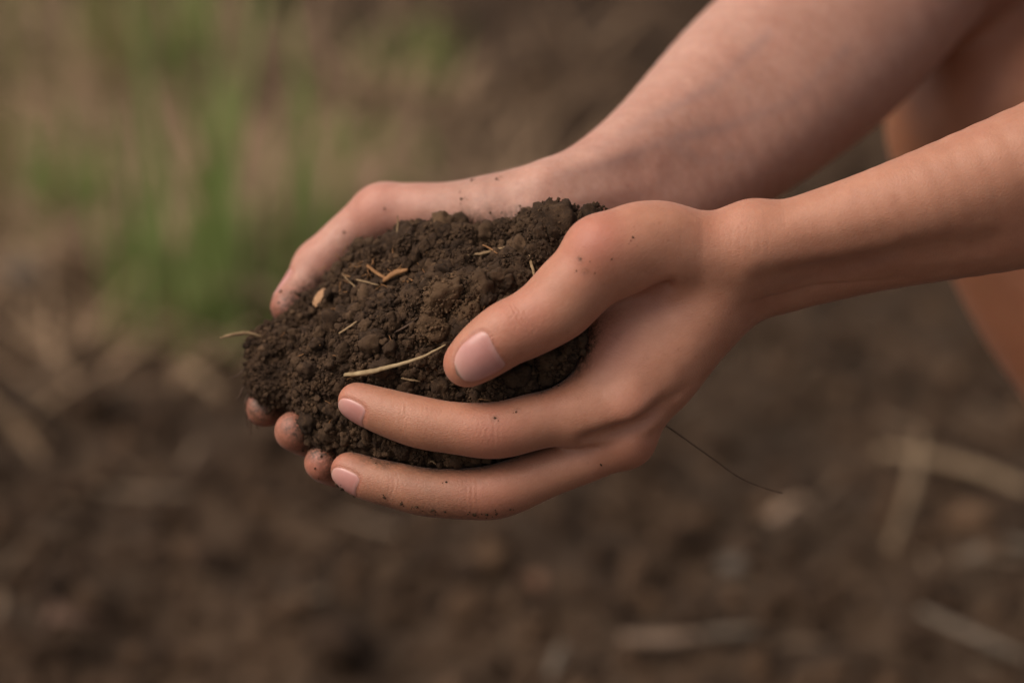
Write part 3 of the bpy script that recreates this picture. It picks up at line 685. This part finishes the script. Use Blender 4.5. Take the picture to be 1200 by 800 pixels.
for n_ in PALECLOD.node_tree.nodes:
    if n_.type == 'VALTORGB':
        for e_ in n_.color_ramp.elements: e_.color = (e_.color[0]*1.45, e_.color[1]*1.45, e_.color[2]*1.35, 1)
person(); soil()

# ------------------------------------------------------------------ straws, roots and chips in and on the soil
def plant_material(name, a, b_, scale=400, rough=.7):
    m, nt, b = new_mat(name); co = N(nt, 'ShaderNodeTexCoord').outputs['Object']; n = noise_node(nt, co, scale, 4, .6)
    nt.links.new(ramp(nt, n.outputs[0], [(.3, a), (.7, b_)]).outputs[0], b.inputs['Base Color']); b.inputs['Roughness'].default_value = rough
    b.inputs['Specular IOR Level'].default_value = .3
    return m
STRAW = plant_material('straw', (.14, .085, .04), (.33, .22, .115)); RUST = plant_material('rusty_straw', (.17, .075, .028), (.31, .155, .06))
ROOT = plant_material('root', (.035, .02, .012), (.09, .05, .03)); PALE = plant_material('pale_straw', (.19, .125, .06), (.38, .28, .155), 260)
def strip(path, rad, flat=1.0, seed=0, sides=6, up=None, wob=0):
    A = catmull([(p, r) for p, r in zip(path, rad)], 6); rg = np.random.default_rng(seed)
    V = []; F = []; n = len(A)
    for i in range(n):
        t = A[min(i+1, n-1), :3]-A[max(i-1, 0), :3]; t /= np.linalg.norm(t)+1e-12
        ref = np.array(up if up is not None else (0, -.4, 1.)); s = np.cross(t, ref); s /= np.linalg.norm(s)+1e-12; w = np.cross(s, t)
        c = A[i, :3]+(rg.normal(size=3)*wob if wob else 0)
        for k in range(sides):
            a = 2*math.pi*k/sides; V.append(c+s*math.cos(a)*A[i, 3]+w*math.sin(a)*A[i, 3]*flat)
    for i in range(n-1):
        for k in range(sides): k2 = (k+1) % sides; F.append((i*sides+k, i*sides+k2, (i+1)*sides+k2, (i+1)*sides+k))
    a = len(V); V += [A[0, :3], A[-1, :3]]
    for k in range(sides): k2 = (k+1) % sides; F.append((a, k2, k, k)); F.append((a+1, (n-1)*sides+k, (n-1)*sides+k2, (n-1)*sides+k2))
    return np.array(V), F
def mesh_list(name, V, F):
    me = bpy.data.meshes.new(name); me.from_pydata([tuple(map(float, v)) for v in V], [], [tuple(dict.fromkeys(f)) for f in F]); me.update()
    me.polygons.foreach_set('use_smooth', np.ones(len(me.polygons), bool)); return me
def on_heap(u, v, off):
    o = np.array([0, 0, CAM_H]); d = FWD+RIGHT*((u-600)*PX)+UP*((400-v)*PX); d /= np.linalg.norm(d)
    for s in np.arange(.86, 1.06, .0006):
        if min(heap.sample((o+d*s)[None])[0], .05) < .0004 and inside(near, (o+d*s)[None])[0] > 0: return o+d*(s-off*mm)
    return P(u, v, 45)
def thing(name, V, F, mat, label, cat, group=None):
    c = V.mean(0); me = mesh_list(name, V-c, F); o = link(name, me, mat); o.location = c; return tag(o, label, cat, group)
def straw(path, rad, label, mat=STRAW, cat='straw', name='straw', flat=.6, offs=None, seed=0):
    L = [on_heap(u, v, (offs[i] if offs else 1.2)) for i, (u, v) in enumerate(path)]
    V, F = strip(L, [r*mm*.85 for r in rad], flat, int(path[0][0]), wob=.00005); return thing(name, V, F, mat, label, cat)
straw([(404, 439), (430, 436), (455, 430), (490, 420), (522, 404)], [1.0, 1.35, 1.05, .75, .4], 'long pale tapering straw lying just above the near index fingertip', PALE, offs=[3.5, 5.4, 6.2, 5.8, 4.4])
straw([(430, 311), (442, 320), (455, 328)], [.7, .8, .7], 'short rusty stalk leaning against the orange splinter on the soil', RUST, offs=[1.5, 2.2, 2])
straw([(450, 329), (463, 320), (478, 316)], [1.1, 1.5, .8], 'thick orange splinter of stalk on the upper left of the soil', RUST, offs=[2.5, 3.2, 3], name='splinter', cat='splinter')
straw([(401, 321), (420, 328), (444, 334)], [.3, .4, .35], 'thin yellow straw, upper one of a crossed pair by the wood chip', offs=[1.5, 2, 1.6])
straw([(402, 322), (416, 336), (432, 350)], [.25, .38, .3], 'thin yellow straw, lower one of a crossed pair by the wood chip', offs=[1.6, 2, 1.5])
straw([(397, 391), (412, 381), (428, 369)], [.5, .55, .4], 'short tan straw slanting on the fine soil below the wood chip', offs=[1.6, 1.8, 1.6])
straw([(548, 299), (565, 297), (582, 292), (598, 288)], [.6, .8, .6, .4], 'tan straw with a kink lying across the top of the soil', offs=[2.8, 4, 4.4, 4.5])
straw([(566, 287), (574, 291), (583, 297)], [.3, .4, .25], 'tiny bent stalk crossing the kinked straw on top', RUST, offs=[4.5, 5, 4.5])
straw([(619, 294), (623, 310), (628, 329)], [.45, .6, .5], 'short upright tan straw beside the near thumb knuckle', offs=[4, 3.5, 3])
straw([(466, 252), (466, 265), (463, 285)], [.15, .35, .4], 'small straw standing up against the far thumb base', offs=[5, 3.5, 1])
straw([(527, 262), (540, 272), (543, 282)], [.2, .3, .2], 'fine curled rootlet between the clods at the back of the soil', offs=[2, 3.5, 2])
straw([(588, 282), (594, 270), (602, 262)], [.3, .35, .2], 'fine straw pointing up right behind the kinked straw', offs=[2, 3, 3])
straw([(470, 443), (482, 445), (493, 447)], [.4, .55, .3], 'very short tan straw below the long pale straw', offs=[2, 2.4, 2])
straw([(385, 462), (387, 472), (388, 484)], [.2, .25, .15], 'dark hair-thin root on the soil left of the near index fingertip', ROOT, cat='root', name='rootlet', offs=[1.5, 1.8, 1.5])
straw([(398, 340), (399, 350), (402, 362)], [.2, .35, .25], 'short brown stalk upright in the soil beside the wood chip', RUST, offs=[2, 2, 1.6])
straw([(462, 390), (476, 382), (490, 372)], [.35, .6, .4], 'dull brown straw half sunk in the middle of the soil', ROOT, offs=[1.5, 1.8, 1.4])
straw([(520, 332), (545, 326), (558, 328)], [.5, .7, .4], 'reddish brown twig half buried left of the pale clods', RUST, name='twig', cat='twig', offs=[1.2, 1.8, 1.2])
straw([(500, 543), (506, 540), (512, 545)], [.4, .5, .3], 'tiny straw caught between the near index and middle fingers', offs=[1.5, 1.5, 1.5])
# hair-thin fibres tangled in the soil
rg = np.random.default_rng(77); V_, F_ = [], []
for i in range(70):
    u, v = (rg.uniform(395, 500), rg.uniform(290, 350)) if i % 2 else (rg.uniform(330, 640), rg.uniform(280, 500))
    a_ = rg.uniform(0, 6.28); L_ = rg.uniform(8, 22); p_ = [(u+math.cos(a_)*L_*t+rg.normal()*1.5, v+math.sin(a_)*L_*t*.7+rg.normal()*1.5) for t in (-.5, 0, .5)]
    a, b_ = strip([on_heap(x, y, o_) for (x, y), o_ in zip(p_, (.8, 2.0, 1.0))], [.00010, .00016, .00008], 1, i, 4); o = len(V_); V_ += list(a); F_ += [tuple(x+o for x in f) for f in b_]
tag(link('root_fibres', mesh_list('root_fibres', V_, F_), RUST), 'tangle of hair-thin tan fibres mixed through the held soil', 'fibres', kind='stuff')
# twig to the left of the heap
V_, F_ = strip([P(258, 396, 50), P(272, 392, 50), P(288, 390, 50), P(302, 393, 51), P(318, 400, 54)], [.0003, .0006, .0006, .0005, .0004], 1, 4, wob=.0001)
thing('twig', V_, F_, STRAW, 'thin curved twig sticking out left from the tip of the soil', 'twig')
V_, F_ = strip([P(774, 494, 30), P(800, 512, 32), P(836, 538, 34), P(868, 560, 36), P(900, 573, 37), P(914, 577, 37), P(917, 577.5, 37)], [.00022, .00022, .0002, .0002, .0002, .00028, .0004], 1, 5)
thing('rootlet', V_, F_, ROOT, 'long hair-thin root hanging down right from under the near hand', 'root')
for i, (u, v, L_, du) in enumerate([(288, 468, 34, 3), (293, 472, 36, 1), (298, 474, 30, 4), (301, 470, 24, -2), (285, 455, 14, -10), (284, 435, 8, -14)]):
    V_, F_ = strip([P(u+14, v-16, 54), P(u, v, 51), P(u+du*.4, v+L_*.6, 51), P(u+du, v+L_, 52)], [.0003, .00035, .0003, .0001], 1, 9+i, wob=.0001)
    thing('root_hair', V_, F_, ROOT, '%s dark root hair at the left end of the soil' % ['second longest hanging', 'longest hanging', 'right-hand short hanging', 'shortest hanging', 'slightly sagging sideways-pointing', 'uppermost, sideways-pointing'][i], 'root', 'root hairs at the left end of the soil')
# wood chip
c = on_heap(375, 348, 3.8); rg = np.random.default_rng(3)
a = RIGHT*.45+UP*.85-FWD*.25; a /= np.linalg.norm(a); n = -FWD*.75+UP*.55-RIGHT*.3; n -= a*(n@a); n /= np.linalg.norm(n); l = np.cross(a, n)
out = [(-.5, -1), (.35, -1.05), (.6, -.3), (.65, .5), (.35, 1.1), (-.15, .9), (-.6, .3), (-.7, -.4)]
V_ = [c+l*x*.0024+a*y*.0034+n*(.0004+.0003*x*x) for x, y in out]+[c+l*x*.0024+a*y*.0034-n*.0004 for x, y in out]+[c+n*.0007]
F_ = [(i, (i+1) % 8, 16) for i in range(8)]+[((i+1) % 8, i, i+8, (i+1) % 8+8) for i in range(8)]+[tuple(range(15, 7, -1))]
o = thing('wood_chip', np.array(V_), F_, plant_material('chip', (.30, .15, .07), (.48, .29, .16), 700), 'small orange-brown wood chip by the far thumb tip', 'wood chip')
for p_ in o.data.polygons: p_.use_smooth = False
# specks of soil stuck to the skin
def specks():
    rng = np.random.default_rng(5); pos = []; sz = []
    L = [(near, 445, 592, 3, .5), (near, 485, 602, 2, .5), (near, 506, 605, 2, .6), (near, 520, 607, 2, .45), (near, 555, 611, 2, .7), (near, 570, 611, 2, .6), (near, 583, 610, 2, .5), (near, 600, 603, 2, .4), (near, 466, 598, 3, .5),
         (near, 706, 549, 2, .4), (near, 738, 282, -15, .35), (near, 735, 285, -15, .25), (near, 580, 488, -9, .45), (near, 605, 483, -7, .35), (near, 523, 564, 3, .4), (near, 683, 303, -18, .25), (near, 693, 305, -18, .2), (near, 676, 318, -18, .25), (near, 714, 300, -16, .25), (near, 697, 318, -18, .2),
         (far, 452, 246, 68, .4), (far, 405, 273, 72, .45), (far, 426, 277, 72, .5), (far, 565, 245, 60, .5), (far, 561, 230, 62, .5), (far, 585, 232, 60, .5), (far, 345, 350, 70, .9), (far, 352, 345, 72, .8), (far, 341, 356, 70, .6), (far, 337, 352, 70, .5), (far, 358, 340, 74, .7), (far, 555, 240, 62, .3), (near, 397, 577, 14, .9), (near, 390, 572, 15, .7)]
    for f, u, v, d, r in L:
        c = P(u, v, d)[None]
        for it in range(6): c = c-f.grad(c)*f.sample(c)[:, None]*.9
        pos.append(c[0]); sz.append(r*mm)
        for _ in range(1 if r < .5 else 3):
            q = c+rng.normal(size=3)*r*mm*2.2; q = q-f.grad(q)*f.sample(q)[:, None]; pos.append(q[0]); sz.append(r*mm*.45)
    # dusting near the heap
    for f, n_ in ((near, 500), (far, 900)):
        s = np.argwhere(np.abs(f.F) < f.h*.6); p = f.lo+s[rng.integers(0, len(s), 40000)]*f.h
        h = np.where(heap.sample(p) < .0001, 9, heap.sample(p)); p = p[(h < .007) & (rng.random(len(p)) < np.exp(-h/.0016))][:n_]
        p = p-f.grad(p)*f.sample(p)[:, None]; pos += list(p); sz += list(rng.uniform(.00015, .0005, len(p)))
    me = scatter_mesh('soil_specks', LUMPS1, np.array(pos), np.array(sz), rng, np.zeros(len(pos))+.05)
    tag(link('soil_specks', me, SOIL), 'scattered specks of dark soil stuck to the skin of both hands', 'soil', kind='stuff')
specks()

# ------------------------------------------------------------------ the field behind and below
def ground_material():
    m, nt, b = new_mat('field_soil'); co = N(nt, 'ShaderNodeTexCoord').outputs['Object']
    n1 = noise_node(nt, co, 9, 8, .62); n2 = noise_node(nt, co, 55, 6, .7); n3 = noise_node(nt, co, 2.2, 3, .5)
    c = ramp(nt, n1.outputs[0], [(.30, (.016, .0086, .0046)), (.5, (.046, .0250, .0132)), (.70, (.100, .057, .031))]).outputs[0]
    c = mix(nt, .45, c, ramp(nt, n2.outputs[0], [(.35, (.022, .014, .009)), (.7, (.085, .062, .040))]).outputs[0])
    c = mix(nt, ramp(nt, n3.outputs[0], [(.45, (0, 0, 0)), (.65, (.5, .5, .5))]).outputs[0], c, (.060, .037, .022))
    nt.links.new(c, b.inputs['Base Color']); b.inputs['Roughness'].default_value = .92; b.inputs['Specular IOR Level'].default_value = .2
    bp = N(nt, 'ShaderNodeBump'); bp.inputs['Distance'].default_value = .006; nt.links.new(n2.outputs[0], bp.inputs['Height']); nt.links.new(bp.outputs[0], b.inputs['Normal'])
    return m
FIELD = ground_material()
def gz(x, y):
    p = np.stack([x, y, np.zeros_like(x)], -1); fade = np.exp(-np.maximum(np.hypot(x, y-1.5)-4, 0)/8)
    return (.030*fbm(p, 5, 3, 61)+.026*fbm(p, 15, 3, 71)+.006*fbm(p, 60, 2, 81))*fade-.005
def ground():
    def axis(c, lo, hi, step, far_):
        a = list(np.arange(lo, hi, step)); s = step
        while a[-1] < far_: s *= 1.09; a.append(a[-1]+s)
        s = step
        while a[0] > -far_: s *= 1.09; a.insert(0, a[0]-s)
        return np.array(a)
    x = axis(0, -.75, .75, .006, 500); y = axis(0, .9, 3.0, .007, 500)
    X, Y = np.meshgrid(x, y, indexing='ij'); V = np.stack([X, Y, gz(X, Y)], -1).reshape(-1, 3)
    i = np.arange((len(x)-1)*len(y)).reshape(len(x)-1, len(y))[:, :-1].ravel(); Q = np.stack([i, i+len(y), i+len(y)+1, i+1], 1)
    link('ground', make_mesh('ground', V, Q), FIELD)['kind'] = 'structure'
    rng = np.random.default_rng(17); n = 13000
    y = rng.uniform(1.0, 2.9, n); x = rng.uniform(-1, 1, n)*(y*.27+.2); s = np.minimum(np.exp(rng.normal(-5.6, .5, n)), .016)
    p = np.stack([x, y, gz(x, y)+s*.3], -1)
    me = scatter_mesh('soil_clods', LUMPS1, p, s, rng, np.clip(rng.normal(.22, .28, n), 0, .9)); ob = link('soil_clods', me, GCLOD)
    tag(ob, 'loose clods and crumbs covering the bare brown field', 'soil', kind='stuff')
GCLOD = soil_material('field_clods', (.016, .0090, .0048), (.050, .0275, .0145), (.130, .076, .042), 40, bumpd=.003)
ground()
DULL = plant_material('dull_straw', (.12, .08, .05), (.20, .14, .09), 30); DRY = plant_material('dry_grass', (.15, .097, .054), (.37, .245, .148), 9); GREEN = plant_material('green_grass', (.15, .21, .06), (.28, .34, .12), 20); OLIVE = plant_material('olive_grass', (.17, .15, .06), (.28, .24, .11), 20)
for m_, c_ in ((GREEN, (.28, .36, .10)), (OLIVE, (.34, .32, .12))):      # thin leaves let light through
    nt_ = m_.node_tree; tr = N(nt_, 'ShaderNodeBsdfTranslucent'); tr.inputs[0].default_value = (*c_, 1); mx = N(nt_, 'ShaderNodeMixShader'); mx.inputs[0].default_value = .45
    nt_.links.new(nt_.nodes['Principled BSDF'].outputs[0], mx.inputs[1]); nt_.links.new(tr.outputs[0], mx.inputs[2]); nt_.links.new(mx.outputs[0], nt_.nodes['Material Output'].inputs[0])
def blades(n, cx, cy, spread, h0, h1, w, lean, rng, dirx=0.0, droop=.35):
    V = []; F = []
    for i in range(n):
        x = cx+rng.normal()*spread; y = cy+rng.normal()*spread; z = float(gz(np.array([x]), np.array([y]))[0]); h = rng.uniform(h0, h1); a = rng.uniform(0, 2*math.pi)
        d = np.array([math.cos(a)*lean+dirx, math.sin(a)*lean, 1.0]); side = np.array([math.cos(a+1.3), math.sin(a+1.3), 0])*w*rng.uniform(.6, 1.3)/2; o = len(V); ns = 5
        for k in range(ns+1):
            t = k/ns; c = np.array([x, y, z])+d*h*t+np.array([d[0], d[1], -.4])*h*droop*t*t*1.2; ww = side*(1-t)**.6 if k < ns else side*.02
            fold = np.array([0, 0, w*.15*(1-t)]); V += [c-ww, c+fold*0-np.array([0, 0, w*.2*(1-t)]), c+ww]
        for k in range(ns): b = o+k*3; F += [(b, b+1, b+4, b+3), (b+1, b+2, b+5, b+4)]
    return V, F
rng = np.random.default_rng(23)
TUFTS = [  # u of the foot, v of the foot, blades, spread, height, width, material, label
    (262, 392, 18, .030, .18, .30, .012, GREEN, 'tallest bright green grass tuft, standing left of the far thumb'),
    (355, 350, 12, .030, .06, .13, .012, GREEN, 'low green grass tuft right behind the far thumb'),
    (195, 385, 11, .024, .06, .14, .012, GREEN, 'yellow-green tuft at the left foot of the tallest one'),
    (78, 300, 20, .016, .10, .17, .012, GREEN, 'green grass tuft near the left edge of the picture'),
    (480, 105, 24, .018, .05, .10, .014, GREEN, 'small green tuft far back at the top middle'),
    (430, 225, 24, .022, .04, .10, .011, GREEN, 'spread-out green tuft above the far thumb knuckle'),
    (100, 130, 22, .04, .16, .28, .010, OLIVE, 'tall olive dry-looking tuft in the top left corner'),
    (185, 115, 18, .03, .10, .20, .012, GREEN, 'pale green tuft second from the left at the top edge'),
    (8, 275, 20, .02, .10, .16, .012, OLIVE, 'olive tuft cut by the left edge of the picture'),
    (245, 412, 22, .016, .03, .07, .012, GREEN, 'low leafy green weed at the foot of the tallest tuft')]
for u, v, n_, sp, h0, h1, w_, mt, lab in TUFTS:
    c = G(u, v); V_, F_ = blades(n_, c[0], c[1], sp, h0, h1, w_, .16, rng); V_ = np.array(V_); b0 = np.array([c[0], c[1], 0])
    o = link('grass_tuft', mesh_list('grass_tuft', V_-b0, F_), mt); o.location = b0; tag(o, lab, 'grass', 'grass tufts behind the hands')
# dead grass lying and standing thinly over the far left of the field
V_, F_ = [], []
for i in range(3100):
    u = rng.uniform(-260, 820); v = rng.uniform(-60, 520)+rng.normal()*25
    pc = vnoise(np.array([[u*.012, v*.018, 0]]), 1, 91)[0]*.5+.5
    if rng.random() > pc*1.5*(math.exp(-((u-230)/240)**2)*math.exp(-((v-225)/(115 if v < 225 else 120))**2)+(.03 if u < 450 else .004)): continue
    c = G(u, v); a, b_ = blades(int(rng.integers(4, 10)), c[0], c[1], .03, .02, .08, .006, 1.2, rng, 0, .5); o = len(V_); V_ += a; F_ += [tuple(x+o for x in f) for f in b_]
tag(link('dead_grass', mesh_list('dead_grass', V_, F_), DRY), 'thin cover of dead pinkish-brown grass over the far part of the field', 'dead grass', kind='stuff')
V_, F_ = [], []
for i in range(420):
    if i % 9 > 0: continue
    u = rng.uniform(-60, 1260); v = rng.uniform(20, 860); c = G(u, v); z = float(gz(c[None, 0], c[None, 1])[0]); a = rng.uniform(0, 6.28); L_ = rng.uniform(.015, .06); w_ = rng.uniform(.0012, .0035)
    p0 = np.array([c[0], c[1], z+.006]); d = np.array([math.cos(a), math.sin(a), rng.uniform(-.1, .25)])*L_
    a_, b_ = strip([p0, p0+d*.5+rng.normal(size=3)*.002, p0+d], [w_*.8, w_, w_*.5], .4, i, 4); o = len(V_); V_ += list(a_); F_ += [tuple(x+o for x in f) for f in b_]
tag(link('straw_litter', mesh_list('straw_litter', V_, F_), DULL), 'bits of dry straw littered over the bare soil', 'straw litter', kind='stuff')
# bigger pieces of litter one can tell apart
BEIGE = plant_material('stalk', (.14, .092, .052), (.25, .175, .105), 40); GREY = plant_material('grey_stalk', (.11, .085, .06), (.17, .135, .10), 40); PINK = plant_material('pink_stalk', (.15, .10, .065), (.24, .165, .115), 40)
def litter(path, w_, mat, label, name='stalk', cat='stalk', flat=.5, z0=.012):
    L = []
    for u, v in path:
        c = G(u, v, z0); c[2] = max(z0, float(gz(c[None, 0], c[None, 1])[0])+w_*.4); L.append(c)
    V_, F_ = strip(L, [w_*.8]+[w_]*(len(L)-2)+[w_*.7], flat, 3, 8, up=(0, 0, 1)); thing(name, V_, F_, mat, label, cat)
litter([(1030, 528), (1085, 535), (1140, 548), (1210, 575)], .0050, BEIGE, 'thick beige stalk lying across the ground at the right edge')
litter([(1078, 505), (1070, 565), (1045, 640)], .0030, BEIGE, 'beige stalk lying towards the viewer, crossing the thick one')
litter([(1130, 655), (1170, 645), (1215, 648)], .0042, GREY, 'grey stalk at the right edge below the crossed beige ones')
litter([(728, 746), (780, 748), (822, 744)], .0044, PINK, 'short pinkish stalk lying level near the bottom edge')
litter([(826, 742), (850, 740), (885, 738)], .0032, GREY, 'short grey stalk end to end with the pinkish one')
litter([(1080, 715), (1130, 738), (1205, 772)], .0032, GREY, 'grey stalk slanting to the bottom right corner')
litter([(200, 412), (232, 440), (262, 462)], .0050, BEIGE, 'beige stalk on the ground left of the soil tip')
litter([(660, 755), (652, 772), (645, 792)], .0026, GREY, 'small grey stem upright in view at the bottom edge middle')
def leaf(u, v, w_, h_, mat, label, rot, name='dry_leaf', cat='leaf'):
    c = G(u, v, .012); c[2] = max(.01, float(gz(c[None, 0], c[None, 1])[0])+.006); V_ = []; F_ = []; n_ = 7
    for i in range(n_+1):
        t = i/n_; ww = math.sin(math.pi*min(max(t, .04), .96))**.7*w_/2
        for k, x in enumerate((-1, -.5, 0, .5, 1)):
            y = (t-.5)*h_; V_.append(c+np.array([math.cos(rot)*x*ww-math.sin(rot)*y, math.sin(rot)*x*ww+math.cos(rot)*y, .25*abs(x)*ww+.006*math.sin(t*5)+.004*math.sin(7*x+t*9)]))
    for i in range(n_):
        for k in range(4): F_.append((i*5+k, i*5+k+1, i*5+k+6, i*5+k+5))
    o = thing(name, np.array(V_), F_, mat, label, cat); md = o.modifiers.new('thickness', 'SOLIDIFY'); md.thickness = .0006
leaf(925, 597, .018, .030, PINK, 'pale curled leaf on the ground right of the hanging root', 1.2)
leaf(622, 680, .014, .026, plant_material('rust_leaf', (.11, .06, .035), (.19, .10, .06), 60), 'small rust-coloured leaf below the hands', .4)
leaf(85, 725, .018, .034, plant_material('brown_leaf', (.09, .052, .034), (.15, .088, .058), 60), 'brown leaf at the bottom left', -1.0)
def stone(u, v, r, label, k):
    c = G(u, v, .01); c[2] = float(gz(c[None, 0], c[None, 1])[0])+r*.4; V_, F_ = LUMPS3[k]
    me = make_mesh('stone', V_*r, F_); me.materials.append(STONE); o = link('stone', me); o.location = c; tag(o, label, 'stone')
STONE = soil_material('stone', (.09, .075, .06), (.13, .11, .09), (.19, .165, .14), 60, bumpd=.001)
stone(863, 618, .0075, 'small pale stone left of the curled leaf', 0)
stone(1120, 775, .0080, 'pale round stone in the bottom right corner', 1)
stone(30, 348, .016, 'pale grey stone at the left edge among the dead grass', 2)
